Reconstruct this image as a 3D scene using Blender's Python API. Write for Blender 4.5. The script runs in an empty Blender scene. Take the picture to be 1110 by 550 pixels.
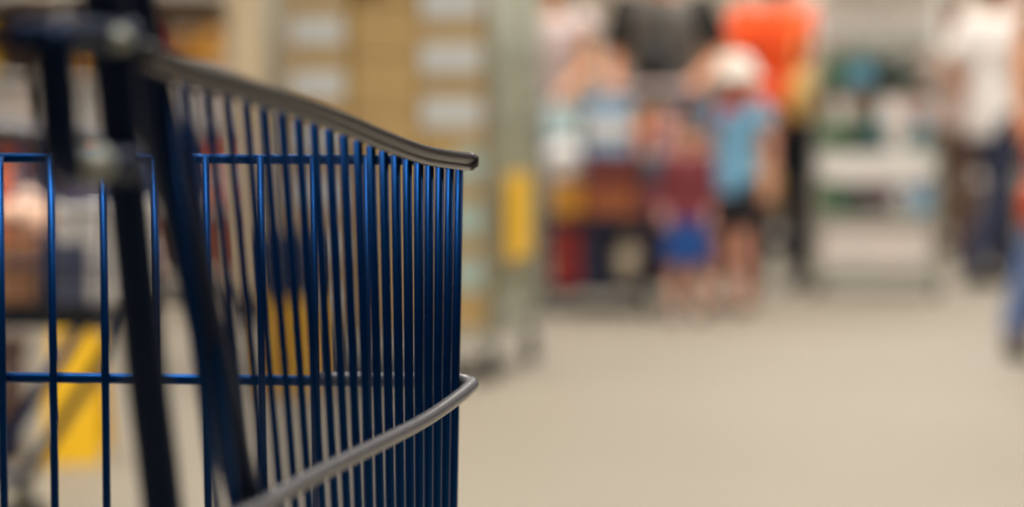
import bpy, bmesh, math, random
from mathutils import Vector, Matrix
random.seed(7)
S = bpy.context.scene
COL = S.collection

# ------------------------------------------------------------------ camera
FPX, CAMH, HORIZ = 2182.0, 0.75, 158.0          # focal length in px of the 1110x550 frame
PITCH = math.atan((275 - HORIZ) / FPX)
cd = bpy.data.cameras.new('camera'); cam = bpy.data.objects.new('camera', cd); COL.objects.link(cam)
cam.location = (0, 0, CAMH); cam.rotation_euler = (math.pi/2 - PITCH, 0, 0)
cd.sensor_width = 36; cd.lens = FPX / 1110 * 36
cd.clip_start = 0.05; cd.clip_end = 100
cd.dof.use_dof = True; cd.dof.focus_distance = 1.27; cd.dof.aperture_fstop = cd.lens / 25.0
S.camera = cam
# ------------------------------------------------------------------ world, exposure
w = bpy.data.worlds.new('world'); S.world = w; w.use_nodes = True
w.node_tree.nodes['Background'].inputs[0].default_value = (1.0, .95, .88, 1)
w.node_tree.nodes['Background'].inputs[1].default_value = 0.02
vs = S.view_settings; vs.view_transform = 'Standard'; vs.look = 'None'; vs.gamma = 1; vs.use_curve_mapping = False
vs.exposure = -0.25
PANEL_W = 66.0                                   # watts of one ceiling panel
PANEL_COL = (1.0, .955, .89)

# ------------------------------------------------------------------ helpers
def at(px, py, Y):
    """world point on the ray of pixel (px,py) at world depth Y"""
    dx, dy = (px - 555) / FPX, (275 - py) / FPX
    d = Vector((dx, math.cos(PITCH) + dy*math.sin(PITCH), -math.sin(PITCH) + dy*math.cos(PITCH)))
    return Vector((0, 0, CAMH)) + d * (Y / d.y)
YAW = math.radians(13)                           # the shop's aisles run 13 degrees to the right of the view
SV = Vector((math.sin(YAW), math.cos(YAW), 0)); NV = Vector((math.cos(YAW), -math.sin(YAW), 0))

def lin(r, g, b):
    f = lambda c: (c/255/12.92) if c/255 <= .04045 else ((c/255+.055)/1.055)**2.4
    return (f(r), f(g), f(b), 1)
MATS = {}
def mat(name, rgb, rough=.6, metal=0.0, var=.12, scale=12, bump=0.0, coat=0.0, spec=.5, emit=0, trans=0):
    if name in MATS: return MATS[name]
    m = bpy.data.materials.new(name); m.use_nodes = True
    nt = m.node_tree; b = nt.nodes['Principled BSDF']
    b.inputs['Roughness'].default_value = rough; b.inputs['Metallic'].default_value = metal
    b.inputs['Coat Weight'].default_value = coat; b.inputs['Specular IOR Level'].default_value = spec
    b.inputs['Transmission Weight'].default_value = trans
    c = lin(*rgb)
    tc = nt.nodes.new('ShaderNodeTexCoord'); n = nt.nodes.new('ShaderNodeTexNoise')
    n.inputs['Scale'].default_value = scale; n.inputs['Detail'].default_value = 4
    nt.links.new(tc.outputs['Object'], n.inputs['Vector'])
    r = nt.nodes.new('ShaderNodeMix'); r.data_type = 'RGBA'
    r.inputs[6].default_value = (*[x*(1-var) for x in c[:3]], 1)
    r.inputs[7].default_value = (*[min(1, x*(1+var)) for x in c[:3]], 1)
    nt.links.new(n.outputs['Fac'], r.inputs[0]); nt.links.new(r.outputs[2], b.inputs['Base Color'])
    if bump:
        bp = nt.nodes.new('ShaderNodeBump'); bp.inputs['Strength'].default_value = bump; bp.inputs['Distance'].default_value = .004
        nt.links.new(n.outputs['Fac'], bp.inputs['Height']); nt.links.new(bp.outputs['Normal'], b.inputs['Normal'])
    if emit:
        b.inputs['Emission Color'].default_value = c; b.inputs['Emission Strength'].default_value = emit
    MATS[name] = m; return m

def props(o, label=None, cat=None, group=None, kind=None):
    for k, v in (('label', label), ('category', cat), ('group', group), ('kind', kind)):
        if v: o[k] = v
    return o
def empty(name, loc=(0, 0, 0), rz=0.0, label=None, cat=None, group=None):
    o = bpy.data.objects.new(name, None); COL.objects.link(o)
    o.location = loc; o.rotation_euler = (0, 0, rz); o.empty_display_size = .1
    return props(o, label, cat, group)
def link(name, bm, m, parent=None, smooth=False):
    me = bpy.data.meshes.new(name); bm.normal_update(); bm.to_mesh(me); bm.free()
    if smooth:
        for p in me.polygons: p.use_smooth = True
    return link_me(name, me, m, parent)
def link_me(name, me, m, parent=None, loc=None, rz=None):
    if m and not me.materials: me.materials.append(m)
    o = bpy.data.objects.new(name, me); COL.objects.link(o)
    if parent: o.parent = parent
    if loc is not None: o.location = loc
    if rz is not None: o.rotation_euler = (0, 0, rz)
    return o
def B(): return bmesh.new()
def box(bm, x0, x1, y0, y1, z0, z1, bev=0.0, rx=0, rz=0, piv=None):
    vs_ = [bm.verts.new(p) for p in [(x0,y0,z0),(x1,y0,z0),(x1,y1,z0),(x0,y1,z0),(x0,y0,z1),(x1,y0,z1),(x1,y1,z1),(x0,y1,z1)]]
    fs = [bm.faces.new([vs_[i] for i in f]) for f in [(3,2,1,0),(4,5,6,7),(0,1,5,4),(1,2,6,5),(2,3,7,6),(3,0,4,7)]]
    if bev:
        es = list({e for f in fs for e in f.edges})
        r = bmesh.ops.bevel(bm, geom=es, offset=bev, segments=2, affect='EDGES', profile=.6)
        vs_ = list({v for f in r['faces'] for v in f.verts} | {v for v in vs_ if v.is_valid})
    if rx or rz:
        M = Matrix.Rotation(rz, 4, 'Z') @ Matrix.Rotation(rx, 4, 'X')
        bmesh.ops.rotate(bm, cent=piv or Vector(((x0+x1)/2, (y0+y1)/2, z0)), matrix=M.to_3x3(), verts=vs_)
    return vs_
def tube(bm, pts, rad, n=10, ell=None, closed=False):
    """tube through pts; rad a number or one per point; ell = (a,b) scales the section (side, up)"""
    pts = [Vector(p) for p in pts]; k = len(pts)
    rads = rad if isinstance(rad, (list, tuple)) else [rad]*k
    rings = []; side = None
    for i, p in enumerate(pts):
        if closed: t = pts[(i+1) % k] - pts[i-1]
        else: t = pts[min(i+1, k-1)] - pts[max(i-1, 0)]
        t.normalize()
        if side is None:
            ref = Vector((0, 0, 1)) if abs(t.z) < .95 else Vector((0, 1, 0))
            s = t.cross(ref).normalized()
        else: s = (side - t*side.dot(t)).normalized()   # carry the frame along
        side = s; u = s.cross(t).normalized()
        a, b = ell or (1, 1)
        rings.append([bm.verts.new(p + (s*math.cos(q)*a + u*math.sin(q)*b)*rads[i]) for q in [2*math.pi*j/n for j in range(n)]])
    for i in range(k if closed else k-1):
        r0, r1 = rings[i], rings[(i+1) % k]
        for j in range(n): bm.faces.new((r0[j], r0[(j+1) % n], r1[(j+1) % n], r1[j]))
    if not closed:
        bm.faces.new(rings[0][::-1]); bm.faces.new(rings[-1])
def smooth_path(pts, sub=6):
    pts = [Vector(p) for p in pts]; out = []
    for i in range(len(pts)-1):
        p0, p1, p2, p3 = pts[max(i-1, 0)], pts[i], pts[i+1], pts[min(i+2, len(pts)-1)]
        for j in range(sub):
            t = j/sub
            out.append(.5*((2*p1) + (p2-p0)*t + (2*p0-5*p1+4*p2-p3)*t*t + (3*p1-p0-3*p2+p3)*t**3))
    out.append(pts[-1]); return out
def lathe(bm, prof, n=16, c=(0, 0, 0)):
    c = Vector(c); rings = []
    for r, z in prof:
        rings.append([bm.verts.new(c + Vector((r*math.cos(2*math.pi*j/n), r*math.sin(2*math.pi*j/n), z))) for j in range(n)])
    for a, b in zip(rings, rings[1:]):
        for j in range(n): bm.faces.new((a[j], a[(j+1) % n], b[(j+1) % n], b[j]))
    bm.faces.new(rings[0][::-1]); bm.faces.new(rings[-1])
def copy_tree(o, parent=None):
    c = o.copy(); COL.objects.link(c); c.parent = parent
    for ch in o.children: copy_tree(ch, c)
    return c

# ------------------------------------------------------------------ materials
M_floor = mat('floor_vinyl', (133, 124, 109), rough=.55, var=.05, scale=3)
M_wall = mat('wall_paint', (130, 120, 110), rough=.85, var=.04, scale=2)
M_ceil = mat('ceiling_paint', (92, 90, 88), rough=.9, var=.03)
M_blue = mat('blue_powder_coat', (2, 54, 108), rough=.36, metal=.8, var=.08, scale=40, spec=.25)
M_navy = mat('navy_tube_coat', (4, 28, 60), rough=.4, var=.1, scale=30, metal=.4, spec=.22)
M_rim = mat('grey_bumper_plastic', (40, 39, 43), rough=.3, var=.1, scale=60, spec=.4)
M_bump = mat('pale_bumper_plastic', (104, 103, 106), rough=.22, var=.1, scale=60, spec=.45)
M_galv = mat('galvanised_steel', (176, 178, 166), rough=.4, metal=.35, var=.1)
M_rubber = mat('grey_rubber', (70, 66, 62), rough=.7)
M_black = mat('black_plastic', (22, 22, 24), rough=.45)
M_card = mat('tan_cardboard', (198, 166, 112), rough=.85, var=.1, scale=9)
M_cardp = mat('pale_grey_green_carton', (186, 184, 158), rough=.85, var=.08, scale=9)
M_label = mat('grey_white_paper', (214, 216, 214), rough=.8, var=.05)
M_white = mat('white_plastic', (236, 230, 224), rough=.45, var=.04)
M_column = mat('cream_column_paint', (222, 200, 166), rough=.8, var=.03, scale=2)
def cm(name, rgb, rough=.55): return mat(name, rgb, rough)
M_yellow = cm('yellow_plastic', (252, 192, 18), .45)
M_red = cm('dark_red_plastic', (140, 34, 28))
M_amber = cm('amber_pack', (216, 150, 40))
M_olive = cm('olive_pack', (128, 104, 50))
M_orange = cm('orange_pack', (232, 110, 54))
M_lblue = cm('light_blue_pack', (140, 180, 210))
M_teal = cm('teal_pack', (50, 140, 150))
M_green = cm('green_pack', (84, 124, 88))
M_dgreen = cm('dark_green_pack', (44, 62, 50))
M_pink = cm('pink_pack', (222, 160, 150))
M_slate = cm('slate_pack', (96, 100, 122))
M_brown = cm('red_brown_carton', (128, 58, 36), .75)
M_obrown = cm('orange_brown_carton', (170, 96, 42), .75)
M_dbrown = cm('dark_brown_carton', (62, 40, 28), .75)
M_dnavy = cm('dark_navy_crate', (28, 36, 62))
M_pinkw = cm('pinkish_white_pack', (250, 232, 224))
M_rack = mat('beige_rack_metal', (200, 188, 172), rough=.5, var=.04)

# ------------------------------------------------------------------ setting
def plane_box(name, x0, x1, y0, y1, z0, z1, m):
    bm = B(); box(bm, x0, x1, y0, y1, z0, z1); return props(link(name, bm, m), kind='structure')
X0, X1, Y0, Y1, ZC = -9.0, 11.0, -5.0, 19.0, 4.2
plane_box('floor', X0, X1, Y0, Y1, -.1, 0, M_floor)
plane_box('ceiling', X0, X1, Y0, Y1, ZC, ZC+.1, M_ceil)
plane_box('wall_back', X0, X1, Y1, Y1+.15, -.1, ZC+.1, M_wall)
plane_box('wall_left', X0-.15, X0, Y0, Y1, -.1, ZC+.1, M_wall)
plane_box('wall_right', X1, X1+.15, Y0, Y1, -.1, ZC+.1, M_wall)
plane_box('wall_front', X0, X1, Y0-.15, Y0, -.1, ZC+.1, M_wall)
# cream column behind the carton stack
cp = at(277, 200, 8.6)
bm = B(); box(bm, -.09, .09, -.09, .09, .12, ZC, .012)
col = props(link('pillar', bm, M_column), kind='structure'); col.location = (cp.x, cp.y, 0); col.rotation_euler.z = -YAW
bm = B(); box(bm, -.1, .1, -.1, .1, 0, .12, .006); link('pillar_base', bm, M_rubber, col)
bm = B(); box(bm, .092, .125, -.1, -.06, 0, ZC-.02, .004); link('cable_duct', bm, M_rubber, col)

# ceiling light panels with their lamps
pm = B(); box(pm, -.62, .62, -.32, .32, -.05, 0, .01); PAN = bpy.data.meshes.new('housing'); pm.to_mesh(PAN); pm.free()
dm = B(); box(dm, -.57, .57, -.27, .27, -.056, -.045); DIF = bpy.data.meshes.new('diffuser'); dm.to_mesh(DIF); dm.free()
M_dif = mat('lit_diffuser', (255, 244, 224), emit=1.5)
ROWS = [(-4.2, 'left'), (-1.1, 'second'), (.25, 'third'), (3.4, 'right')]
for i, (x, nm) in enumerate(ROWS):
    for j, y in enumerate([.3, 3.4, 6.5, 9.6, 12.7, 15.8]):
        if j == 0 and i in (0, 3): continue
        e = empty('ceiling_light', (x + .23*y, y, ZC), -YAW,
                  'white ceiling light panel, %s in the %s row over the aisle' % (['first', 'second', 'third', 'fourth', 'fifth', 'sixth'][j], nm), 'light', 'ceiling light panels')
        link_me('housing', PAN, M_white, e); link_me('diffuser', DIF, M_dif, e)
        ld = bpy.data.lights.new('panel_lamp', 'AREA'); ld.shape = 'RECTANGLE'; ld.size = 1.1; ld.size_y = .5; ld.spread = math.radians(140)
        ld.energy = PANEL_W; ld.color = PANEL_COL
        lo = bpy.data.objects.new('panel_lamp', ld); COL.objects.link(lo); lo.parent = e; lo.location = (0, 0, -.065)

# ------------------------------------------------------------------ the near shopping cart
C0 = at(498, 178, 1.34)                          # front right corner of the basket
cart = empty('shopping_cart', (0, 0, 0), 0, 'large blue wire shopping cart with grey bumper rails, in sharp focus up close', 'shopping cart')
cart.location = (C0.x - .25, C0.y - .3, 0)
OFF = Vector(cart.location)
L = lambda p: Vector(p) - OFF                     # world -> cart space
def side(px, py, off=0.0):
    """pixel ray meets the basket's right side (shifted outwards by off)"""
    o = Vector((0, 0, CAMH)); d = (at(px, py, 1.0) - o)
    k = NV.dot(C0 + NV*off - o) / NV.dot(d)
    return o + d*k
def tz(p): return (-(p - C0).dot(SV), p.z)        # distance back from the corner, height
def sp(t, z, off=0.0): return C0 - SV*t + NV*off + Vector((0, 0, z - C0.z))
rim_px = [(150, 58), (180, 71), (208, 82), (245, 92), (280, 103), (310, 112.5), (360, 130), (410, 151), (440, 162.5), (462, 169), (490, 173.5), (507, 175.2)]
rim_w = [side(x, y, .007) for x, y in rim_px]
rim_tz = [tz(p) for p in rim_w]
def rim_z(t):
    q = sorted(rim_tz)
    if t <= q[0][0]: return q[0][1]
    for (a, za), (b, zb) in zip(q, q[1:]):
        if a <= t <= b: return za + (zb-za)*(t-a)/(b-a)
    return q[-1][1]
UPV = Vector((0, 0, 1))
bm = B(); tube(bm, [L(p + UPV*.0016) for p in smooth_path(rim_w, 5)], .0046, 16, ell=(1.4, 1)); tr_ = link('top_rail', bm, M_rim, cart, True); tr_['label'] = 'glossy dark grey plastic rim rail'
bm = B(); tube(bm, [L(p - UPV*.0036 + NV*.0015) for p in smooth_path(rim_w, 5)], .0026, 12); link('rail_reflection', bm, M_bump, tr_, True)['label'] = 'pale strip imitating the floor reflection under the rim rail'  # floor's reflection on the rail's underside, put into a paler colour
bm = B(); lathe(bm, [(.0035, -.006), (.0072, -.003), (.0074, .003), (.0035, .006)], 14)
cap = link('rail_end_cap', bm, M_rim, cart, True); cap.location = L(rim_w[-1] - Vector((0, .002, 0)))
bump_px = [(240, 571), (288, 547), (310, 533), (360, 506.5), (410, 482), (460, 456), (495, 432), (508, 421)]
bump_w = [side(x, y, .009) for x, y in bump_px]
FD = Vector((-math.cos(math.radians(3)), math.sin(math.radians(3)), 0))    # along the front, to the left
FN = Vector((math.sin(math.radians(3)), math.cos(math.radians(3)), 0))
bc = bump_w[-1]
tail = [bc + SV*.012 + Vector((-.001, 0, .0015)), bc + SV*.018 + FD*.010 + Vector((0, 0, .003)), bc + SV*.018 + FD*.03 + Vector((0, 0, .0035)), bc + SV*.018 + FD*.11 + Vector((0, 0, .004))]
bm = B(); tube(bm, [L(p) for p in smooth_path(bump_w + tail, 5)], .0046, 14); link('side_bumper', bm, M_bump, cart, True)['label'] = 'pale grey bumper rail around the basket'
ZB = .43
def taper(z): return -.019*(.738 - z)
SP = .025
wr = .0028
for i in range(21):                               # upright wires of the right side
    t = i*SP + .001; zt = rim_z(t)
    k = .24*(t/.36)
    t2 = t - k*(zt - ZB)
    bm = B(); tube(bm, [L(sp(t, zt - .003)), L(sp((t+t2)/2, (zt+ZB)/2, taper((zt+ZB)/2))), L(sp(t2, ZB, taper(ZB)))], .003, 8)
    link('side_wire', bm, M_blue, cart, True)
# front panel: two thick horizontal wires and thin uprights
def fp(s, z, back=0.0): return C0 + FD*s + FN*back + Vector((0, 0, z - C0.z))
FW = .52
z_up = at(300, 171.5, 1.357).z; z_lo = at(300, 410.5, 1.357).z
for zz, a in ((z_up, .0035), (z_lo, .0037)):
    bm = B(); tube(bm, [L(fp(-.001, zz - .0015, .0065)), L(fp(FW/2, zz, .0065)), L(fp(FW, zz + .001, .0065))], a, 10); link('front_cross_wire', bm, M_blue, cart, True)
bm = B(); tube(bm, [L(fp(0, ZB, .0065)), L(fp(FW, ZB, .0065))], .0033, 10); link('front_cross_wire', bm, M_blue, cart, True)
for x in [455, 398, 341, 283, 224, 168, 113, 56.5, 1, -56, -113, -170, -227, -284]:
    o_ = Vector((0, 0, CAMH)); d_ = at(x, 300, 1.0) - o_; s = (o_ + d_*(FN.dot(C0 - o_)/FN.dot(d_)) - C0).dot(FD)
    bm = B(); tube(bm, [L(fp(s, z_up + .001)), L(fp(s, ZB))], wr, 8); link('front_wire', bm, M_blue, cart, True)
# far left side, basket floor (both hardly show)
LC = fp(FW, .738)
LS = Vector((math.sin(math.radians(3)), math.cos(math.radians(3)), 0))
LEN = .52
bm = B()
for i in range(21):
    t = i*SP; zt = rim_z(t); p = LC - LS*t
    tube(bm, [L(Vector((p.x, p.y, zt - .003))), L(Vector((p.x + .006, p.y, ZB)))], wr, 6)
link('left_side_wires', bm, M_blue, cart, True)['kind'] = 'stuff'
bm = B(); tube(bm, [L(Vector(((LC - LS*t).x, (LC - LS*t).y, rim_z(t)))) for t in [LEN*i/20 for i in range(21)]], .0058, 12, ell=(1.25, .95)); link('top_rail', bm, M_rim, cart, True)
bm = B()
for i in range(15):
    a = fp(.01 + i*.036, ZB); tube(bm, [L(a), L(a - (SV*.6+LS*.4)*LEN)], wr, 6)
for i in range(6):
    t = i*.1; tube(bm, [L(sp(t, ZB - .004, -.004)), L(Vector(((LC - LS*t).x, (LC - LS*t).y, ZB - .004)))], .003, 6)
link('basket_floor', bm, M_blue, cart, True)['kind'] = 'stuff'
# rear frame: upright, diagonal brace, child seat hinge loop
up = [side(108, -20, .004), side(122, 60, .004), side(143, 260, .004), side(158, 400, .004), side(177, 560, .004)]
tu = [tz(p) for p in up]
path = [sp(tu[0][0] + .09, .985, .004), sp(tu[0][0] + .05, .90, .004)] + up + [sp(tu[-1][0] - .03, .45, .004), sp(tu[-1][0] - .05, .25, .004), sp(tu[-1][0] - .06, .13, .004)]
bm = B(); tube(bm, [L(p) for p in smooth_path(path, 5)], .0088, 14); link('rear_upright', bm, M_navy, cart, True)
br = [side(140, -25, -.006), side(158, 60, -.006), side(200, 250, -.006), side(236, 410, -.006), side(268, 555, -.006)]
tb = [tz(p) for p in br]
bm = B(); tube(bm, [L(p) for p in smooth_path(br + [sp(tb[-1][0] - .06, .48, -.006), sp(tb[-1][0] - .12, .30, -.006)], 5)], .0084, 14); link('rear_brace', bm, M_navy, cart, True)
lp = [side(138, 41, .008), side(100, 40, .006), side(62, 40, .006), side(58, 60, .006), side(62, 110, .006), side(66, 160, .006), side(74, 178, .006), side(95, 181, .006), side(140, 180, .008)]
bm = B(); tube(bm, [L(p) for p in smooth_path(lp, 4)], .0078, 12); link('seat_hinge_loop', bm, M_navy, cart, True)
bm = B(); tube(bm, [L(side(18, 38, .002)), L(side(140, 44, .002))], .006, 12); link('seat_pivot_bar', bm, M_navy, cart, True)
for px, py, r in ((127, 43, .0058), (100, 178, .0085)):
    p = side(px, py, .014); bm = B(); bmesh.ops.create_uvsphere(bm, u_segments=14, v_segments=8, radius=r)
    o = link('hinge_bolt', bm, M_galv, cart, True); o.location = L(p); o.scale = (1, .7, .8); o['label'] = 'small bright steel bolt head'
# left rear upright, handle, chassis and casters
lt = LC - LS*.56
bm = B(); tube(bm, [L(Vector((lt.x - .002, lt.y - .06, .985))), L(Vector((lt.x, lt.y, .80))), L(Vector((lt.x, lt.y + .03, .45))), L(Vector((lt.x, lt.y + .06, .13)))], .0072, 12); link('rear_upright', bm, M_navy, cart, True)
hr = path[0]; hl = Vector((lt.x - .002, lt.y - .06, .985))
bm = B(); tube(bm, [L(hl), L(hr)], .014, 14); link('handle', bm, M_blue, cart, True)
fr = sp(.06, .13, -.03); fl = LC - LS*.06 + FD*-.03; fl.z = .13
rr = path[-1]; rl = Vector((lt.x, lt.y + .06, .13))
for a, b in ((fr, rr), (fl, rl), (fr, fl), (rr, rl)):
    bm = B(); tube(bm, [L(a), L(b)], .010, 10); link('chassis_tube', bm, M_navy, cart, True)
for a, b in ((sp(.03, ZB, -.006), fr), (LC - LS*.03 + Vector((0, 0, ZB-.738)), fl)):
    bm = B(); tube(bm, [L(a), L(b)], .009, 10); link('front_post', bm, M_navy, cart, True)
for a in (fr, fl, rr, rl):
    bm = B(); tube(bm, [L(Vector((a.x-.012, a.y, .05))), L(Vector((a.x+.012, a.y, .05)))], .05, 20); c = link('caster', bm, M_rubber, cart, True)
    bm = B(); box(bm, a.x-.02-OFF.x, a.x-.015-OFF.x, a.y-.012-OFF.y, a.y+.012-OFF.y, .04, .125); box(bm, a.x+.015-OFF.x, a.x+.02-OFF.x, a.y-.012-OFF.y, a.y+.012-OFF.y, .04, .125)
    box(bm, a.x-.02-OFF.x, a.x+.02-OFF.x, a.y-.012-OFF.y, a.y+.012-OFF.y, .115, .128); link('caster_fork', bm, M_galv, c)

# ------------------------------------------------------------------ other carts (basket along +y, front at +y)
def make_cart(label, loc, rz, Wd=.54, Ln=.85, zb=.43, zf=.80, zr=.92, zh=1.02, tray=False, front_slant=True, diag=False):
    e = empty('shopping_cart', loc, rz, label, 'shopping cart', 'other shopping carts')
    w0, w1 = Wd/2, Wd/2 - .04                      # rear, front half widths
    def ww(y): return w0 + (w1-w0)*(y/Ln)
    def zz(y): return zr + (zf-zr)*(y/Ln)
    for sgn, nm in ((-1, 'left'), (1, 'right')):
        bm = B()
        n = int(Ln/.045)
        for i in range(n+1):
            y = Ln*i/n; tube(bm, [(sgn*ww(y), y, zz(y)), (sgn*(ww(y)-.02), y*.93+.03, zb)], .0025, 5)
        for f in (.33, .66): tube(bm, [(sgn*(w0-.01), .01, zb+(zr-zb)*f), (sgn*(w1-.01), Ln-.01, zb+(zf-zb)*f)], .003, 5)
        g = link('side_panel', bm, M_blue, e, True); g['kind'] = 'stuff'
        bm = B(); tube(bm, [(sgn*w0, 0, zr), (sgn*w1, Ln, zf)], .009, 8); link('rim_rail', bm, M_bump, e, True)
        bm = B(); tube(bm, smooth_path([(sgn*w0, -.10, zh), (sgn*w0, -.03, zr), (sgn*w0, .05, zb), (sgn*(w0-.01), .10, .16)], 4), .011, 8); link('rear_upright', bm, M_blue, e, True)
        yf = Ln - (.27 if diag else .10)
        bm = B(); tube(bm, [(sgn*(w0-.01), .10, .15), (sgn*(w1-.03), yf, .13)], .012, 8); link('chassis_tube', bm, M_blue, e, True)
        bm = B()
        if diag: tube(bm, [(sgn*(w1-.03), Ln-.06, zb), (sgn*(w1-.03), yf, .13)], .012, 8)
        else: tube(bm, [(sgn*(w1-.03), Ln-.15, zb), (sgn*(w1-.03), Ln-.10, .13)], .011, 8)
        link('front_post', bm, M_blue, e, True)
        for y, hw in ((.10, w0-.01), (yf, w1-.03)):
            bm = B(); tube(bm, [(sgn*hw-.013, y, .05), (sgn*hw+.013, y, .05)], .05, 16); c = link('caster', bm, M_rubber, e, True)
            bm = B()
            for q in (-.02, .015): box(bm, sgn*hw+q, sgn*hw+q+.005, y-.012, y+.012, .04, .125)
            box(bm, sgn*hw-.02, sgn*hw+.02, y-.012, y+.012, .115, .128); link('caster_fork', bm, M_galv, c)
    for y, wv, zt, nm in ((Ln, w1, zf, 'front_panel'), (0, w0, zr, 'rear_gate')):
        bm = B()
        for i in range(11):
            x = -wv + 2*wv*i/10; tube(bm, [(x, y, zt), (x*.95, y*.93+.03, zb)], .0025, 5)
        for f in (.33, .66): tube(bm, [(-wv, y, zb+(zt-zb)*f), (wv, y, zb+(zt-zb)*f)], .003, 5)
        link(nm, bm, M_blue, e, True)['kind'] = 'stuff'
    bm = B(); tube(bm, [(-w1, Ln, zf), (w1, Ln, zf)], .009, 8); link('rim_rail', bm, M_bump, e, True)
    bm = B(); tube(bm, [(-w0-.01, -.10, zh), (w0+.01, -.10, zh)], .016, 10); link('handle', bm, mat('pale_pink_handle', (214, 190, 184)), e, True)
    bm = B()
    for i in range(9):
        x = -(w1-.02) + 2*(w1-.02)*i/8; tube(bm, [(x, .03, zb), (x, Ln*.93+.03, zb)], .0025, 5)
    for i in range(5): tube(bm, [(-w1, .05+i*.18, zb-.004), (w1, .05+i*.18, zb-.004)], .004, 5)
    link('basket_floor', bm, M_blue, e, True)['kind'] = 'stuff'
    if tray:
        bm = B(); box(bm, -w1+.045, w1-.045, .08, Ln-.09, .10, .115); link('lower_tray', bm, M_navy, e)
    return e

# ------------------------------------------------------------------ small goods
def pack(name, label, loc, dim, m, rz=0.0, cat='pack', group=None, band=None, flaps=False, sheet=None):
    """bevelled carton or pack, base centre at loc; band = stripe part, sheet = label part (on the -y face)"""
    w_, d_, h_ = dim
    bm = B(); box(bm, -w_/2, w_/2, -d_/2, d_/2, 0, h_, min(.012, .1*min(dim)))
    o = link(name, bm, m); o.location = loc; o.rotation_euler.z = rz
    props(o, label, cat, group)
    if flaps:
        bm = B(); box(bm, -w_*.5+.005, w_*.5-.005, -.025, .025, h_-.0005, h_+.0015); link('tape', bm, M_obrown, o)
    if band:
        bm = B(); q = .002
        box(bm, -w_/2-q, w_/2+q, -d_/2-q, d_/2+q, h_*.3, h_*.62, .001); link('printed_band', bm, band, o)
    if sheet:
        x0, x1, z0, z1, sm = sheet
        bm = B(); box(bm, x0*w_, x1*w_, -d_/2-.003, -d_/2+.001, z0*h_, z1*h_); link('paper_label', bm, sm, o)
    return o
def bottle(name, label, loc, r, h, m, cap, cat='bottle', group=None, lab=None):
    bm = B(); lathe(bm, [(r*.9, 0), (r, h*.03), (r, h*.62), (r*.8, h*.74), (r*.36, h*.86), (r*.34, h*.93)], 14)
    o = link(name, bm, m, None, True); o.location = loc; props(o, label, cat, group)
    bm = B(); lathe(bm, [(r*.42, h*.91), (r*.42, h)], 12); link('cap', bm, cap, o)
    bm = B(); lathe(bm, [(r*1.02, h*.18), (r*1.02, h*.5)], 14); link('wrap_label', bm, lab or M_white, o)
    return o
def tub(name, label, loc, r, h, m, lid, cat='tub', group=None):
    bm = B(); lathe(bm, [(r*.82, 0), (r*.86, h*.02), (r*.98, h*.9)], 18); o = link(name, bm, m, None, True); o.location = loc; props(o, label, cat, group)
    bm = B(); lathe(bm, [(r*1.03, h*.88), (r*1.05, h*.9), (r*1.05, h*.98), (r*.95, h)], 18); link('lid', bm, lid, o)
    return o
def sack(name, label, loc, dim, m, rz=0.0, cat='bag', group=None, tie=None):
    """soft bag: a rounded, bulging body pinched at the top"""
    w_, d_, h_ = dim; bm = B(); n, k = 20, 11; rings = []
    for i in range(k):
        f = i/(k-1); s = math.sin(math.pi*min(1, f*.62+.24))**.6*(1 - .62*max(0, f-.62)/.38)
        if i == 0: s *= .82
        ring = []
        for j in range(n):
            a = 2*math.pi*j/n; q = 1 + .035*math.sin(5*a+3*f)
            ca, sa = math.cos(a), math.sin(a); e_ = .7
            ring.append(bm.verts.new((w_/2*s*q*math.copysign(abs(ca)**e_, ca), d_/2*s*q*math.copysign(abs(sa)**e_, sa), h_*f)))
        rings.append(ring)
    for a, b in zip(rings, rings[1:]):
        for j in range(n): bm.faces.new((a[j], a[(j+1) % n], b[(j+1) % n], b[j]))
    bm.faces.new(rings[0][::-1]); bm.faces.new(rings[-1])
    o = link(name, bm, m, None, True); o.location = loc; o.rotation_euler.z = rz; props(o, label, cat, group)
    if tie:
        bm = B(); tube(bm, [(w_*.17*math.cos(a), d_*.17*math.sin(a), h_*.97) for a in [2*math.pi*j/12 for j in range(12)]], .008, 6, closed=True); link('tie', bm, tie, o, True)
    return o
def crate(name, label, loc, dim, m, rz=0.0, group=None):
    """open plastic crate with slatted sides: base, corner posts, slats, rim as parts"""
    w_, d_, h_ = dim; e = empty(name, loc, rz, label, 'crate', group)
    bm = B(); box(bm, -w_/2, w_/2, -d_/2, d_/2, 0, .02, .004); link('crate_base', bm, m, e)
    k = 3
    for i in range(k):
        z0 = .03 + (h_-.03)*i/k; z1 = z0 + (h_-.03)/k*.68
        for s in (-1, 1):
            bm = B(); box(bm, -w_/2, w_/2, s*d_/2-.006, s*d_/2+.006, z0, z1, .002); link('slat', bm, m, e)
            bm = B(); box(bm, s*w_/2-.006, s*w_/2+.006, -d_/2, d_/2, z0, z1, .002); link('slat', bm, m, e)
    for sx in (-1, 1):
        for sy in (-1, 1):
            bm = B(); box(bm, sx*w_/2-.016, sx*w_/2+.016, sy*d_/2-.016, sy*d_/2+.016, 0, h_, .004); link('corner_post', bm, m, e)
    return e

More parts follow.
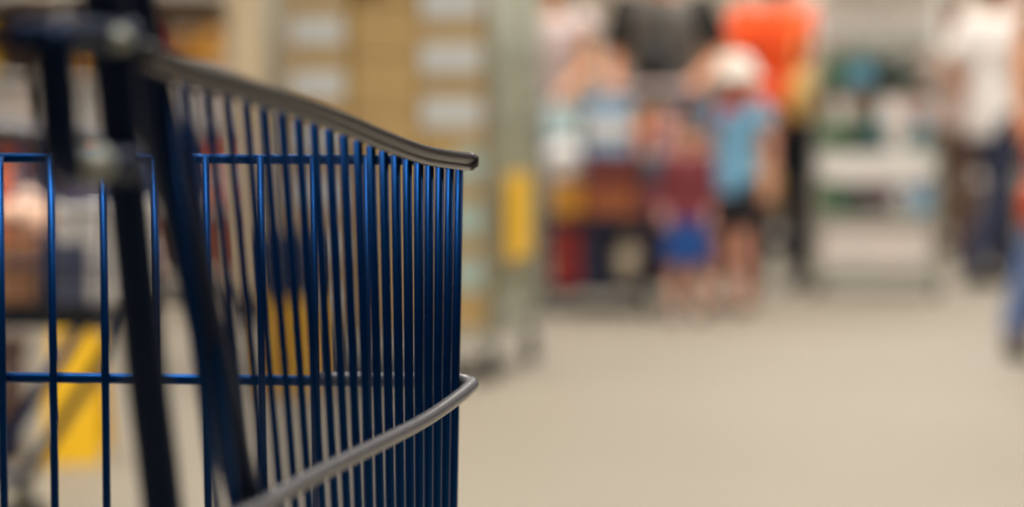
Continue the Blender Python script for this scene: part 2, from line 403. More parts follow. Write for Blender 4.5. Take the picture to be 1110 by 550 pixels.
# ------------------------------------------------------------------ people
def ringloft(bm, secs, n=20):
    """closed loft of elliptical rings: (centre, rx, ry)"""
    rings = []
    for c, rx, ry in secs:
        rings.append([bm.verts.new((c[0] + rx*math.cos(a), c[1] + ry*math.sin(a), c[2])) for a in [2*math.pi*j/n for j in range(n)]])
    for a, b in zip(rings, rings[1:]):
        for j in range(n): bm.faces.new((a[j], a[(j+1) % n], b[(j+1) % n], b[j]))
    bm.faces.new(rings[0][::-1]); bm.faces.new(rings[-1])
def limb(bm, pts, rads, round_ends=True, n=12):
    tube(bm, pts, list(rads), n)
    for i, p in enumerate(pts):
        if 0 < i < len(pts)-1 or round_ends:
            r = bmesh.ops.create_uvsphere(bm, u_segments=n, v_segments=8, radius=rads[i]); bmesh.ops.translate(bm, verts=r['verts'], vec=Vector(p))
def ball(bm, c, rx, ry, rz_, n=16):
    r = bmesh.ops.create_uvsphere(bm, u_segments=n, v_segments=10, radius=1)
    bmesh.ops.scale(bm, verts=r['verts'], vec=(rx, ry, rz_)); bmesh.ops.translate(bm, verts=r['verts'], vec=Vector(c))
def fuse(name, bm, m, parent, voxel, smooth=4):
    """merge overlapping solids into one continuous skin"""
    me = bpy.data.meshes.new(name); bm.to_mesh(me); bm.free()
    o = bpy.data.objects.new('temp', me); COL.objects.link(o)
    r = o.modifiers.new('r', 'REMESH'); r.mode = 'VOXEL'; r.voxel_size = voxel; r.use_smooth_shade = True
    s = o.modifiers.new('s', 'SMOOTH'); s.iterations = smooth; s.factor = .5
    dg = bpy.context.evaluated_depsgraph_get()
    out = bpy.data.meshes.new_from_object(o.evaluated_get(dg)); out.name = name
    bpy.data.objects.remove(o); bpy.data.meshes.remove(me)
    out.materials.clear(); out.materials.append(m)
    for p in out.polygons: p.use_smooth = True
    return link_me(name, out, m, parent)

def person(label, px, Y, facing, H=1.72, skin=(196, 138, 104), hair=(40, 28, 22), shirt=(120, 120, 120), pants=(30, 32, 44), shoe=(50, 44, 40),
           sleeve=.5, sleeve_col=None, leg=1.0, arms=None, feet=None, lean=0.0, cap=None, hair_long=False, child=False, scarf=None, shirt_len=.0):
    """facing: rotation about z, 0 looks along +y. arms: [(elbow),(wrist)] for left (-x) and right (+x), in units of a 1.72 m body"""
    g = at(px, 300, Y)
    e = empty('person', (g.x, g.y, 0), facing, label, 'person', 'shoppers in the aisle')
    k = H/1.72; hs = 1.28 if child else 1.0        # children have larger heads
    key = label[:22]
    Ms = mat('skin_%d_%d' % (skin[0], skin[1]), skin, .55, var=.05); Mt = mat('shirt_' + key, shirt, .9, var=.08, bump=.2); Mp = mat('trousers_' + key, pants, .9, bump=.2)
    Mh = mat('hair_%d' % hair[0], hair, .6); Mo = mat('shoe_%d' % shoe[0], shoe, .6)
    def T(p):                                       # lean forward above the hips, then scale
        x, y, z = p
        if z > .95: y += (z-.95)*lean
        return Vector((x*k, y*k, z*k))
    sh = 1.0 if not child else .92
    arms = arms or [((-.25, -.02, 1.14), (-.26, .05, .88)), ((.25, -.02, 1.14), (.26, .05, .88))]
    feet = feet or [(-.10, .0), (.10, .0)]
    sho = [(-.185*sh, 0, 1.40), (.185*sh, 0, 1.40)]
    body = B()
    tors = [(.80, .13, .10), (.90, .165, .115), (1.0, .155, .105), (1.12, .14, .10), (1.26, .165, .115), (1.38, .17, .10), (1.44, .11, .075), (1.48, .055, .055)]
    ringloft(body, [(T((0, 0, z)), rx*k*sh, ry*k) for z, rx, ry in tors])
    hc = 1.60 if not child else 1.585
    limb(body, [T((0, 0, 1.42)), T((0, .01, 1.54))], [.056*k, .052*k])
    ball(body, T((0, .015, hc+.02)), .076*k*hs, .094*k*hs, .108*k*hs)       # skull
    ball(body, T((0, .035, hc-.045)), .056*k*hs, .062*k*hs, .062*k*hs)      # jaw
    limb(body, [T((0, .10*hs, hc+.02)), T((0, .118*hs, hc-.012))], [.010*k*hs, .015*k*hs])   # nose
    ball(body, T((0, .092*hs, hc-.048)), .024*k*hs, .012*k*hs, .008*k*hs)   # lips
    for s in (-1, 1):
        ball(body, T((s*.078*hs, .0, hc)), .010*k*hs, .02*k*hs, .032*k*hs)  # ears
    shirt_bm = B()
    hem = .86 - shirt_len
    ts = [(hem, .175, .13)] + [(z, rx+.016, ry+.016) for z, rx, ry in tors if z > hem+.03 and z < 1.42] + [(1.445, .115, .085)]
    ringloft(shirt_bm, [(T((0, 0, z)), rx*k*sh, ry*k) for z, rx, ry in ts])
    for i, s in enumerate((-1, 1)):
        S0, E0, W0 = T(sho[i]), T(arms[i][0]), T(arms[i][1])
        limb(body, [S0, S0.lerp(E0, .45), E0, E0.lerp(W0, .3), W0], [.056*k, .050*k, .041*k, .042*k, .029*k])
        limb(shirt_bm, [T((s*.10, 0, 1.37)), S0], [.07*k, .068*k])
        # hand: palm, four fingers, thumb; slightly curled
        d = (W0 - E0).normalized(); up_ = Vector((0, 0, 1)) if abs(d.z) < .8 else Vector((0, -1, 0))
        sd = d.cross(up_).normalized(); nm = sd.cross(d).normalized()
        inner = sd if sd.dot(Vector((-s, 0, 0))) > 0 else -sd
        if abs(d.z) >= .8: curl = -Vector((s, 0, 0)); spread = Vector((0, 1, 0))
        else: curl = -nm; spread = inner
        pc = W0 + d*.05*k
        limb(body, [W0, pc + spread*.018*k, pc + d*.04*k + spread*.024*k], [.028*k, .027*k, .020*k])
        limb(body, [W0, pc - spread*.018*k, pc + d*.036*k - spread*.024*k], [.028*k, .026*k, .018*k])
        for q, ln in enumerate((.068, .078, .072, .055)):
            b0 = pc + d*.038*k + spread*(.030 - q*.0205)*k
            b1 = b0 + (d*.85 + curl*.35)*ln*.5*k; b2 = b1 + (d*.45 + curl*.85)*ln*.5*k
            limb(body, [b0, b1, b2], [.0105*k, .0098*k, .0085*k], n=8)
        t0 = W0 + d*.03*k + spread*.026*k; t1 = t0 + (spread*.8 + d*.6 + curl*.3)*.035*k; t2 = t1 + (d*.9 + curl*.4)*.03*k
        limb(body, [t0, t1, t2], [.014*k, .012*k, .0095*k], n=8)
        if sleeve > 0:
            sleeve_bm = B() if sleeve_col else shirt_bm
            if sleeve <= 1: pts = [S0, S0.lerp(E0, sleeve)]; rr_ = [.074*k, .066*k]
            else: pts = [S0, E0, E0.lerp(W0, sleeve-1)]; rr_ = [.074*k, .058*k, .046*k]
            limb(sleeve_bm, pts, rr_, round_ends=False)
            ball(sleeve_bm, S0, .074*k, .072*k, .072*k)
            if sleeve_col: fuse('sleeve', sleeve_bm, mat('sleeve_' + key, sleeve_col, .9), e, .011*k, 4)
    pant_bm = B(); ringloft(pant_bm, [(T((0, 0, z)), rx*k*sh, ry*k) for z, rx, ry in ((.76, .15, .12), (.86, .178, .128), (.98, .168, .118))])
    for i, s in enumerate((-1, 1)):
        fx, fy = feet[i]; hip = T((s*.088*sh, 0, .88)); ank = T((fx, fy - .03, .085))
        lift = .05 if abs(fy) > .05 else .02
        knee = T(((s*.088 + fx)/2, fy*.5 + lift, .48))
        limb(body, [hip, hip.lerp(knee, .5), knee, knee.lerp(ank, .3), ank], [.085*k, .072*k, .052*k, .054*k, .036*k])
        limb(body, [ank, T((fx, fy + .08, .04))], [.036*k, .03*k])
        if leg >= 1: limb(pant_bm, [hip, hip.lerp(knee, .5), knee, ank + Vector((0, 0, -.015*k))], [.104*k, .092*k, .074*k, .066*k], round_ends=False)
        else: limb(pant_bm, [hip, hip.lerp(knee, leg)], [.108*k, .105*k], round_ends=False)
        ball(pant_bm, hip, .10*k, .10*k, .10*k)
        sb = B(); c0 = T((fx, fy - .045, .045)); c1 = T((fx + s*.012, fy + .145, .035))
        limb(sb, [c0, c0.lerp(c1, .5), c1], [.044*k, .046*k, .035*k])
        bmesh.ops.scale(sb, verts=sb.verts[:], vec=(1, 1, 1))
        for v in sb.verts: v.co.z = max(v.co.z, 0.0)
        so = link('shoe', sb, Mo, e, True)
        sb = B(); box(sb, c0.x-.036*k, c0.x+.038*k, c0.y-.038*k, c1.y+.022*k, 0, .012*k, .005*k); link('sole', sb, M_rubber, so)
    fuse('body', body, Ms, e, .0075*max(k, .75), 3)
    fuse('shirt', shirt_bm, Mt, e, .011*k, 5)
    fuse('trousers' if leg >= 1 else 'shorts', pant_bm, Mp, e, .011*k, 4)
    for s in (-1, 1):
        eb = B(); ball(eb, T((s*.032*hs, .088*hs + .012, hc+.012)), .0125*k*hs, .010*k*hs, .009*k*hs); eo = link('eye', eb, M_white, e, True)
        eb = B(); ball(eb, T((s*.032*hs, .096*hs + .012, hc+.012)), .006*k*hs, .004*k*hs, .006*k*hs); link('iris', eb, M_black, eo, True)
    hb = B(); ball(hb, T((0, -.004, hc+.07)), .088*k*hs, .110*k*hs, .082*k*hs); ball(hb, T((0, -.05, hc-.01)), .074*k*hs, .06*k*hs, .085*k*hs)
    if hair_long: limb(hb, [T((0, -.06, hc-.02)), T((0, -.085, 1.42)), T((0, -.10, 1.30))], [.075*k, .08*k, .045*k])
    fuse('hair', hb, Mh, e, .011*k, 3)
    if cap:
        cb = B(); c = T((0, 0, hc + .07)); r0 = .098*k*hs
        lathe(cb, [(r0*1.75, -.045*k), (r0*1.78, -.035*k), (r0*1.08, 0), (r0*1.05, .05*k), (r0*.8, .105*k), (r0*.3, .125*k)], 24, c); link('sun_hat', cb, mat('hat_' + key, cap, .9), e, True)
    if scarf:
        cb = B(); cz = T((0, .01, 1.43)); tube(cb, [cz + Vector((.10*k*math.cos(a), .085*k*math.sin(a), .015*math.sin(2*a)*k)) for a in [2*math.pi*j/16 for j in range(16)]], .034*k, 10, closed=True)
        limb(cb, [T((.05, .10, 1.42)), T((.07, .125, 1.30))], [.03*k, .03*k]); fuse('scarf', cb, mat('scarf_' + key, scarf, .9), e, .011*k, 3)
    return e

# ------------------------------------------------------------------ roll cage with cartons
g0 = at(527, 412, 6.35); cx, cy = g0.x, g0.y
def K(x, y, z=0.0): return Vector((cx, cy, 0)) + NV*x + SV*y + Vector((0, 0, z))   # x<0 goes left along the front
CW, CDp, CHt = .70, .64, 1.72
cage = empty('roll_cage', K(0, 0), -YAW, 'grey steel roll cage on casters holding tan cartons', 'roll cage')
bm = B(); box(bm, -CW, .02, -.01, CDp+.02, .135, .165, .006); link('base_deck', bm, M_galv, cage)
for x in (-CW+.01, .01):
    for y in (0.03, CDp-.02):
        bm = B(); tube(bm, [(x-.015, y, .058), (x+.015, y, .058)], .058, 18); c = link('caster', bm, M_rubber, cage, True)
        bm = B()
        for q in (-.024, .019): box(bm, x+q, x+q+.005, y-.015, y+.015, .045, .135)
        link('caster_fork', bm, M_galv, c)
for x in (-CW-.012, .028):
    for y in (.0, CDp):
        bm = B(); tube(bm, [(x, y, .15), (x, y, CHt)], .012, 10); link('post', bm, M_galv, cage, True)
    for z in (.22, CHt-.01):
        bm = B(); tube(bm, [(x, 0, z), (x, CDp, z)], .009, 8); link('side_rail', bm, M_galv, cage, True)
    for i in range(1, 10):
        y = CDp*i/10; bm = B(); tube(bm, [(x, y, .2), (x, y, CHt-.01)], .0045, 6); link('side_bar', bm, M_galv, cage, True)
    for i in range(1, 7):
        z = .2 + (CHt-.2)*i/7; bm = B(); tube(bm, [(x, 0, z), (x, CDp, z)], .0045, 6); link('side_bar', bm, M_galv, cage, True)
bm = B(); box(bm, .004, .012, .02, CDp-.01, .17, 1.66); o = link('side_board', bm, M_cardp, cage); o['label'] = 'pale grey-green board lining the cage side'
ys = bm = B(); box(bm, .041, .047, .10, .44, .38, .66, .002); yb = link('notice_board', bm, M_yellow); yb.location = K(0, 0); yb.rotation_euler.z = -YAW
props(yb, 'plain yellow board hung on the side of the roll cage', 'sign')
ordn = ['bottom', 'second', 'third', 'fourth', 'fifth', 'sixth', 'seventh', 'eighth', 'ninth']
cw = .225
for ci, (cn, x1, first) in enumerate((('left', -CW+.02+cw, .173), ('middle', -CW+.02+2*cw+.004, .173), ('right', -.004, .0865))):
    z = .166; r = 0
    while z < 1.5:
        h = first if r == 0 else .173
        lab = None
        if ci == 0: lab = (-.40, .42, .24, .80, M_label)
        if ci == 2: lab = (-.46, .44, .2, .78, M_label) if r > 3 else (.05, .46, .2, .85, mat('pale_teal_paper', (176, 198, 190), .8))
        if ci == 1 and r == 6: lab = (-.5, -.02, .1, .75, M_olive)
        if r == 0 and ci == 2: lab = None
        p = K(x1 - cw/2, .02 + .17 + random.uniform(-.004, .004), z)
        what = {0: 'tan carton with wide white label', 1: 'plain tan carton', 2: 'tan carton with pale label'}[ci]
        if ci == 2 and r == 0: what = 'flat plain tan carton'
        if ci == 1 and r == 6: what = 'tan carton with olive corner mark'
        pack('carton', '%s in the %s roll cage column, %s' % (what, cn, 'bottom row' if r == 0 else ordn[r] + ' row up'), p, (cw-.006, .34, h-.003), M_card, -YAW, 'carton', 'cartons on the roll cage', flaps=True, sheet=lab)
        z += h; r += 1
for r in range(8):
    pack('carton', 'tan carton at the rear of the roll cage, %s row up' % ordn[r], K(-.004-cw/2-.1, .37+.12, .166 + r*.173), (cw+.19, .23, .170), M_card, -YAW, 'carton', 'cartons on the roll cage', flaps=True)

# yellow crate on the floor left of the cage
yp = at(312, 405, 6.02); crate('plastic_crate', 'yellow slatted plastic crate on the floor beside the roll cage', (yp.x, yp.y + .14, 0), (.11, .2, .29), M_yellow, -YAW)
crate('plastic_crate', 'dark slatted crate stacked on the yellow crate', (yp.x, yp.y + .14, .29), (.11, .2, .2), M_dnavy, -YAW)

# ------------------------------------------------------------------ product stand with green and white goods
st = at(948, 322, 9.9); sx, sy = st.x, st.y
def Q(x, y, z=0.0): return Vector((sx, sy, 0)) + NV*x + SV*y + Vector((0, 0, z))
SW, SD = .56, .40
stand = empty('product_stand', Q(0, 0), -YAW, 'wheeled grey steel display stand stacked with green and white goods', 'display stand')
levels = [.15, .405, .70, 1.02, 1.245, 1.50]
for i, z in enumerate(levels):
    bm = B(); box(bm, -SW/2, SW/2, 0, SD, z-.025, z, .004); sh = link('shelf', bm, M_galv if i != 3 else M_dbrown, stand)
    if i == 2:
        bm = B(); box(bm, -SW/2, SW/2, -.012, .0, z-.105, z+.015, .003); link('shelf_lip', bm, M_white, sh)
    else:
        bm = B(); box(bm, -SW/2, SW/2, -.006, .0, z-.035, z+.012, .002); link('shelf_lip', bm, M_galv if i != 3 else M_dbrown, sh)
for x in (-SW/2-.014, SW/2+.014):
    for y in (.0, SD):
        bm = B(); tube(bm, [(x, y, .08), (x, y, 1.75)], .013, 10); link('post', bm, M_galv, stand, True)
        bm = B(); tube(bm, [(x-.013, y, .045), (x+.013, y, .045)], .045, 16); link('caster', bm, M_rubber, stand, True)
    for z in (.3, .6, .9, 1.2, 1.5):
        bm = B(); tube(bm, [(x, 0, z), (x, SD, z)], .006, 8); link('side_bar', bm, M_galv, stand, True)
bm = B(); box(bm, -SW/2, SW/2, .02, SD-.02, .085, .124, .005); link('skirt', bm, M_galv, stand)
rowname = ['bottom shelf', 'second shelf', 'third shelf', 'fourth shelf', 'fifth shelf', 'top shelf']
def srow(lv, items, y0=.10):
    z = levels[lv]; x = -SW/2 + .012
    for kind, nm, lab, wd, h, m, c2 in items:
        p = Q(x + wd/2, y0, z); L_ = lab + ' on the ' + rowname[lv] + ' of the display stand'; g_ = 'goods on the display stand'
        if kind == 'b': bottle(nm, L_, p, wd/2*.94, h, m, c2, 'bottle', g_, lab=M_dgreen if m in (M_green, M_teal) else M_green)
        elif kind == 't': tub(nm, L_, p, wd/2*.9, h, m, c2, 'tub', g_)
        else: pack(nm, L_, p, (wd*.96, .16, h), m, -YAW, 'pack', g_, band=c2)
        x += wd
srow(0, [('p', 'paper_pack', s_ + ' pinkish-white pack', .134, .20, M_pinkw, M_white if i % 2 else None) for i, s_ in enumerate(('leftmost', 'second', 'third', 'rightmost'))])
srow(1, [('p', 'food_pack', 'leftmost olive-green pack', .10, .165, M_green, None), ('p', 'food_pack', 'dark green pack', .12, .15, M_dgreen, None), ('p', 'food_pack', 'mauve pack', .12, .155, cm('mauve_pack', (104, 84, 92)), None), ('t', 'white_tub', 'small white tub', .10, .15, M_white, M_lblue), ('p', 'food_pack', 'rightmost pale blue pack', .10, .16, M_lblue, None)])
srow(2, [('b', 'green_bottle', 'leftmost pale green bottle', .10, .24, cm('pale_green', (150, 176, 132)), M_white), ('b', 'green_bottle', 'second, deep green bottle', .10, .24, M_green, M_white), ('b', 'teal_bottle', 'teal bottle', .10, .23, M_teal, M_white), ('t', 'white_tub', 'round white tub', .13, .17, M_white, M_white), ('b', 'pale_bottle', 'rightmost pale blue bottle', .10, .22, M_lblue, M_white)])
srow(3, [('p', 'green_pack', 'leftmost green pack', .12, .17, M_green, None), ('p', 'teal_pack', 'teal pack', .14, .18, M_teal, M_lblue), ('p', 'green_pack', 'dark green pack', .12, .17, M_dgreen, None), ('b', 'pale_bottle', 'rightmost slim pale bottle', .09, .185, cm('pale_grey_blue', (170, 186, 190)), M_teal)])
srow(4, [('t', 'white_tub', s_ + ' white tub', .135, .18, M_white, M_pinkw) for s_ in ('leftmost', 'second', 'third', 'rightmost')])
srow(5, [('p', 'paper_pack', s_ + ' pale pink pack', .18, .2, cm('pale_pink_pack', (232, 200, 190)), None) for s_ in ('leftmost', 'middle', 'rightmost')])

# ------------------------------------------------------------------ shop shelving (gondolas)
def gondola(label, loc, rz, Wd, rows, height=1.95, zs=(.14, .52, .90, 1.28, 1.62), dep=.40, m=None, where=''):
    e = empty('shelf_rack', loc, rz, label, 'shelving', 'shop shelving'); m = m or M_rack
    bm = B(); box(bm, -Wd/2, Wd/2, dep-.02, dep, .0, height); link('back_panel', bm, m, e)
    bm = B(); box(bm, -Wd/2+.01, Wd/2-.01, .02, dep-.02, 0, zs[0]-.02); link('plinth', bm, M_rubber, e)
    for s in (-1, 1):
        bm = B(); box(bm, s*Wd/2-.015, s*Wd/2+.015, dep-.06, dep+.01, 0, height, .003); link('upright', bm, m, e)
    for z in zs:
        bm = B(); box(bm, -Wd/2+.005, Wd/2-.005, 0, dep-.02, z-.02, z, .002); s_ = link('shelf', bm, m, e)
        bm = B(); box(bm, -Wd/2+.005, Wd/2-.005, -.008, 0, z-.035, z+.008, .001); link('price_rail', bm, M_white, s_)
    ca, sa = math.cos(rz), math.sin(rz)
    for (ri, kind, pal, words, hh) in rows:
        z = zs[ri]; x = -Wd/2 + .03; i = 0
        while x < Wd/2 - .12:
            wd = random.uniform(.11, .17); h = hh*random.uniform(.85, 1.05); q = (i + ri) % len(pal)
            lx, ly = x + wd/2, .10
            p = Vector((loc[0] + lx*ca - ly*sa, loc[1] + lx*sa + ly*ca, z))
            L_ = words[q] + ', ' + ['first', 'second', 'third', 'fourth', 'fifth', 'sixth', 'seventh', 'eighth', 'ninth'][i] + ' along the ' + ['floor-level', 'low', 'middle', 'high', 'top'][ri] + ' shelf ' + where
            G_ = 'goods ' + where
            if kind == 'jar': tub('jar', L_, p, wd/2*.92, h, pal[q], M_white if q % 2 else M_dbrown, 'jar', G_)
            elif kind == 'bottle': bottle('bottle', L_, p, wd/2*.85, h, pal[q], M_white, 'bottle', G_)
            else: pack('box_pack', L_, p, (wd*.92, .15, h), pal[q], rz, 'pack', G_, band=(M_white if (i*7+ri) % 3 == 0 else None))
            x += wd + .012; i += 1
    return e
lg = at(150, 300, 9.7)
for i, wn in enumerate(('beside the cream pillar', 'two along from the pillar')):
    c_ = Vector((lg.x, lg.y, 0)) - NV*(1.04*i)
    gondola('beige shelf rack of amber and white goods ' + wn, (c_.x, c_.y, 0), -YAW, .98,
            [(3, 'jar', [M_amber, M_olive, M_red, M_amber], ['amber jar', 'olive jar', 'dark red jar', 'amber jar'], .24) if i == 0 else (3, 'pack', [M_red, M_yellow, M_dbrown], ['dark red pack', 'yellow pack', 'dark brown pack'], .26),
             (2, 'pack', [M_white, M_pinkw, M_white], ['white pack', 'pinkish-white pack', 'white pack'], .19),
             (1, 'pack', [M_slate, M_dbrown, M_orange, M_white], ['slate pack', 'dark brown pack', 'orange pack', 'white pack'], .26),
             (0, 'pack', [M_dbrown, M_obrown], ['dark brown carton', 'orange-brown carton'], .27)], where='of the rack ' + wn, zs=(.14, .48, .86, 1.10, 1.5))
bg = at(560, 300, 14.9)
wh = ['behind the roll cage', 'behind the loaded cart', 'behind the orange shirt', 'behind the display stand', 'behind the white shirt', 'at the far end']
for i in range(6):
    c_ = Vector((bg.x, bg.y, 0)) + NV*(1.04*i)
    gondola('tall beige shelf rack ' + wh[i], (c_.x, c_.y, 0), -YAW, 1.0,
            [(2, 'pack', [M_pinkw, M_pink, M_white, cm('grey_brown_pack', (150, 128, 112))], ['pinkish-white pack', 'pink pack', 'white pack', 'grey-brown pack'], .30),
             (3, 'pack', [cm('grey_brown_pack', (150, 128, 112)), M_pinkw, M_white, cm('pale_grey_pack', (196, 190, 180))], ['grey-brown pack', 'pinkish-white pack', 'white pack', 'pale grey pack'], .28),
             (1, 'pack', [cm('grey_brown_pack', (150, 128, 112)), M_dbrown, cm('pale_grey_pack', (196, 190, 180))], ['grey-brown pack', 'dark brown pack', 'pale grey pack'], .3)], where='of the rack ' + wh[i])

# ------------------------------------------------------------------ loaded cart with shoppers
hc_ = at(668, 100, 9.62)
make_cart('blue shopping cart piled with bags and packs in front of the grey shirt', (hc_.x, hc_.y, 0), math.pi - YAW, Wd=.68, Ln=.82, zb=.43, zf=.78, zr=.90, zh=1.03, tray=True)
def put(px, Y, z): p = at(px, 200, Y); return (p.x, p.y, z)
GC = 'goods in the loaded cart'
R0 = -YAW
pack('amber_box', 'amber box at the bottom left of the loaded cart', put(617, 9.0, .437), (.13, .2, .15), M_amber, R0, 'box', GC)
pack('brown_carton', 'orange-brown carton at the bottom of the loaded cart', put(666, 9.0, .437), (.23, .22, .13), M_obrown, R0, 'carton', GC, flaps=True)
pack('pink_pack', 'dusty pink pack at the bottom right of the loaded cart', put(714, 9.0, .437), (.13, .2, .16), cm('dusty_pink', (186, 112, 110)), R0, 'pack', GC)
sack('plastic_bag', 'white plastic bag on the amber box in the cart', put(612, 9.0, .588), (.16, .2, .21), M_white, R0, 'bag', GC, tie=M_white)
pack('brown_carton', 'red-brown carton in the middle of the loaded cart', put(668, 9.0, .568), (.23, .22, .14), M_brown, R0, 'carton', GC, flaps=True)
tub('teal_tub', 'teal tub with white lid on the pink pack', put(711, 8.95, .598), .055, .12, M_teal, M_white, 'tub', GC)
pack('light_blue_pack', 'large light blue pack on top of the cart load', put(661, 9.0, .709), (.18, .2, .25), M_lblue, R0, 'pack', GC, band=M_white)
pack('orange_pack', 'small orange pack on top of the cart load', put(698, 9.05, .709), (.05, .1, .20), cm('peach_pack', (240, 170, 110)), R0, 'pack', GC, band=M_orange)
pack('pink_pack', 'pale pink pack beside the teal tub', put(722, 9.07, .598), (.08, .1, .30), M_pink, R0, 'pack', GC)
pack('spare_carton', 'dark brown carton at the handle end of the cart', put(682, 9.33, .437), (.36, .3, .28), M_dbrown, R0, 'carton', GC, flaps=True)
pack('detergent_pack', 'pale teal and white pack standing beside the white bag', put(609, 9.28, .437), (.12, .22, .50), cm('pale_teal_pack', (190, 214, 214)), R0, 'pack', GC, band=M_white)
crate('plastic_crate', 'dark red slatted crate on the lower tray of the loaded cart', put(622, 9.12, .1165), (.09, .36, .28), M_red, R0, GC)
crate('plastic_crate', 'dark navy slatted crate on the lower tray', put(652, 9.12, .1165), (.09, .36, .28), M_dnavy, R0, GC)
sack('flour_sack', 'cream sack on the lower tray of the loaded cart', put(684, 9.12, .1165), (.12, .32, .26), cm('cream_sack', (214, 198, 172), .8), R0, 'sack', GC, tie=M_obrown)
pack('dark_carton', 'dark brown carton on the lower tray beside the sack', put(713, 9.12, .1165), (.11, .3, .26), M_dbrown, R0, 'carton', GC)

for i, (px_, w_, nm_) in enumerate(((640, .42, 'behind the pale pink top'), (762, .40, 'behind the children'))):  # dark stacks added to deepen the shade in gaps around the cart
    for j, (h_, m_) in enumerate(((.26, M_dbrown), (.24, M_dnavy), (.2, M_brown))):
        pack('shade_filler_carton', '%s carton added to darken the gap %s, %s of three' % (('dark brown', 'dark navy', 'red-brown')[j], nm_, ('lowest', 'middle', 'topmost')[j]), put(px_, 11.7, (0, .261, .502)[j]), (w_, .36, h_), m_, R0, 'carton', 'cartons added to deepen the shade behind the shoppers', flaps=True)
PF = math.pi - YAW
person('person in a pale pink top with bare arms leaning on the loaded cart', 596, 10.16, PF, 1.66, skin=(206, 148, 104), hair=(58, 40, 28), shirt=(226, 206, 204), pants=(70, 56, 52), sleeve=.25,
       arms=[((-.22, .06, 1.17), (-.17, .32, 1.07)), ((.27, .04, 1.17), (.22, .24, 1.0))], lean=.10, hair_long=True)
person('person in a grey shirt with black sleeves pushing the loaded cart', 718, 10.14, PF + .05, 1.78, skin=(188, 122, 84), shirt=(112, 108, 102), pants=(34, 34, 40), sleeve=.85, sleeve_col=(16, 15, 16),
       arms=[((-.29, .03, 1.16), (-.20, .31, 1.03)), ((.24, .03, 1.16), (.20, .31, 1.03))], lean=.08)
person('child in a white sun hat, red scarf and light blue shirt by the cart', 797, 9.12, PF - .3, 1.12, skin=(224, 160, 134), hair=(92, 56, 34), shirt=(122, 178, 210), pants=(30, 28, 34), leg=.75, sleeve=.5,
       feet=[(-.11, .06), (.12, -.04)], cap=(232, 224, 212), child=True, scarf=(186, 44, 48), shoe=(120, 84, 60), shirt_len=.05)
person('small child in a maroon shirt and blue shorts beside the loaded cart', 744, 8.68, PF + .2, .84, skin=(222, 164, 138), hair=(120, 84, 56), shirt=(122, 52, 60), pants=(30, 78, 150), leg=.95, sleeve=1.7,
       feet=[(-.12, .03), (.12, 0)], child=True, shoe=(90, 70, 60), arms=[((-.21, -.02, 1.15), (-.20, .06, .92)), ((.21, -.02, 1.15), (.20, .06, .92))])
person('person in an orange-red shirt and black trousers carrying tan bags', 842, 10.6, -.25, 1.74, skin=(196, 134, 96), hair=(44, 26, 20), shirt=(244, 84, 26), pants=(24, 26, 38), sleeve=.6,
       arms=[((-.25, -.15, 1.13), (-.03, -.23, .92)), ((.26, -.06, 1.14), (.24, .10, 1.0))], shirt_len=-.09)
person('person in a white shirt and navy jeans walking past the racks', 1076, 11.0, -1.0, 1.74, skin=(190, 130, 92), hair=(30, 22, 20), shirt=(238, 232, 226), pants=(40, 46, 70), sleeve=.75,
       feet=[(-.09, .22), (.09, -.22)], arms=[((-.27, -.1, 1.15), (-.22, .08, .95)), ((.28, -.10, 1.15), (.26, .10, .95))], shirt_len=.08)
person('person in a grey-pink top and brown trousers beyond the display stand', 1026, 12.7, PF, 1.70, skin=(172, 112, 80), hair=(44, 28, 22), shirt=(196, 170, 160), pants=(96, 72, 62), sleeve=1.6)
person('person in light blue jeans and pinkish top at the right edge', 1184, 7.15, math.pi - .1, 1.68, skin=(206, 140, 98), hair=(40, 28, 24), shirt=(216, 186, 176), pants=(98, 118, 160), sleeve=.5,
       feet=[(-.10, -.04), (.27, .03)], shirt_len=.04)
# bags in hand
def handbag(name, label, loc, dim, m, rz=0.0, top=None):
    w_, d_, h_ = dim; o = sack(name, label, loc, dim, m, rz, 'bag')
    for s in (-1, 1):
        bm = B(); tube(bm, smooth_path([(-w_*.28, s*d_*.15, h_*.9), (-w_*.2, s*d_*.1, (top or h_*1.3)*.9), (0, s*d_*.06, top or h_*1.35), (w_*.2, s*d_*.1, (top or h_*1.3)*.9), (w_*.28, s*d_*.15, h_*.9)], 4), .007, 8); link('bag_handle', bm, m, o, True)
    return o
bp = at(872, 100, 10.40); handbag('shoulder_bag', 'tan shoulder bag at the hip of the orange shirt', (bp.x, bp.y, .88), (.19, .1, .28), cm('tan_leather', (240, 194, 112)), .3, .46)
bp = at(710, 70, 9.93); handbag('crossbody_bag', 'black crossbody bag in front of the grey shirt', (bp.x, bp.y, 1.07), (.2, .09, .2), M_black, math.pi - YAW, .34)
bp = at(830, 190, 10.36); handbag('carrier_bag', 'tan paper carrier bag hanging below the orange shirt', (bp.x, bp.y, .44), (.16, .1, .25), cm('tan_paper', (206, 164, 102)), .3, .39)
bp = at(1124, 222, 6.95); handbag('carrier_bag', 'red-orange carrier bag beside the light blue jeans', (bp.x + .03, bp.y + .05, .46), (.14, .1, .20), cm('red_orange_bag', (212, 76, 30)), 0, .42)

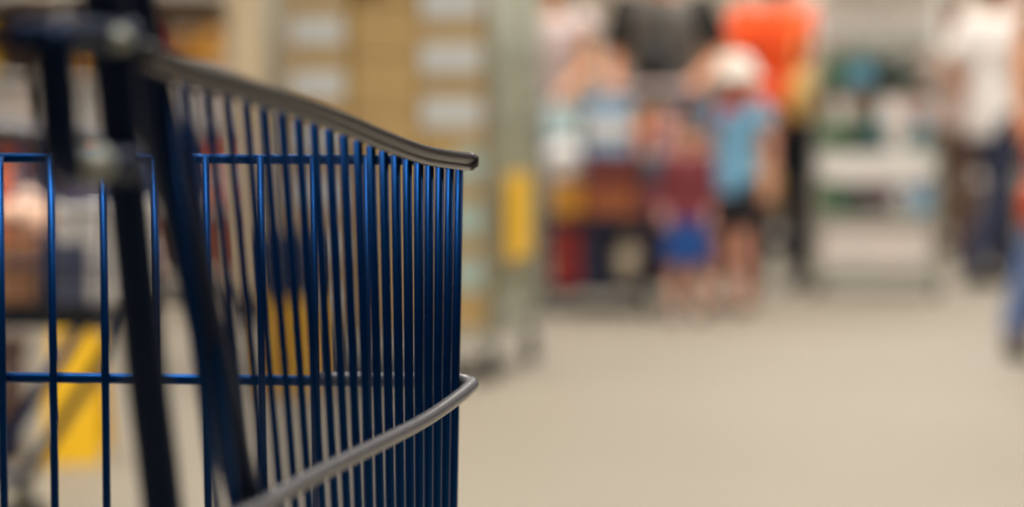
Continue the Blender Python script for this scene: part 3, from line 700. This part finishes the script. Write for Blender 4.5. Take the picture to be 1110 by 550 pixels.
# ------------------------------------------------------------------ second cart close by on the left
lc = at(-330, 300, 3.55)
make_cart('blue shopping cart full of white and brown goods seen through the near cart', (lc.x, lc.y, 0), -math.pi/2 - .06, Wd=.50, Ln=.80, zb=.45, zf=.76, zr=.84, zh=1.0, diag=True)
GL = 'goods in the cart behind the near cart'
bm = B(); box(bm, -.28, .28, -.2, .2, 0, .03, .006); tr = link('black_tray', bm, M_black); q = at(-28, 340, 3.52); tr.location = (q.x, q.y, .455); tr.rotation_euler.z = -.06
props(tr, 'flat black tray lying in the cart behind the near cart', 'tray')
ZT = .487
pack('white_carton', 'white carton in the cart behind the blue uprights', put(113, 3.42, ZT), (.115, .2, .17), M_white, -.06, 'carton', GL, sheet=(-.5, -.02, .0, .6, M_slate))
pack('brown_bread_pack', 'light brown pack in the second cart', put(32, 3.42, ZT), (.065, .2, .10), cm('bread_brown', (176, 128, 92)), -.06, 'pack', GL)
pack('slate_pack', 'slate-grey pack in the second cart beside the white carton', put(65, 3.44, ZT), (.018, .2, .12), M_slate, -.06, 'pack', GL)
sack('bread_bag', 'peach-coloured bag lying on the light brown pack', put(28, 3.42, ZT + .101), (.075, .16, .09), cm('peach_bag', (238, 196, 168)), -.06, 'bag', GL)
pack('orange_pack', 'bright orange pack at the edge of the second cart', put(-28, 3.42, ZT), (.065, .2, .22), M_orange, -.06, 'pack', GL)
pack('slate_pack', 'dark slate pack standing at the front of the second cart', put(113, 3.59, ZT), (.11, .12, .24), M_slate, -.06, 'pack', GL)
# yellow floor sign and dark bin behind that cart
ys_ = at(86, 500, 4.85)
sg = empty('floor_sign', (ys_.x, ys_.y, 0), .1, 'yellow folding floor sign standing behind the second cart', 'sign')
for s in (-1, 1):
    bm = B(); vs_ = []
    for x, z in ((-.07, .0), (.07, .0), (.04, .58), (-.04, .58)):
        yv = s*(.14*(1 - z/.58) + .012)
        vs_.append((x, yv, z))
    a = [bm.verts.new((x, y-.006, z)) for x, y, z in vs_]; b = [bm.verts.new((x, y+.006, z)) for x, y, z in vs_]
    bm.faces.new(a); bm.faces.new(b[::-1])
    for i in range(4): bm.faces.new((a[i], b[i], b[(i+1) % 4], a[(i+1) % 4]))
    link('sign_board', bm, M_yellow, sg)
bm = B(); tube(bm, [(-.04, 0, .585), (.04, 0, .585)], .014, 10); link('hinge', bm, M_yellow, sg, True)
db = at(6, 515, 4.7)
tub('waste_bin', 'dark brown round bin on the floor behind the second cart', (db.x - .03, db.y + .06, 0), .07, .30, M_dbrown, M_dbrown, 'bin')
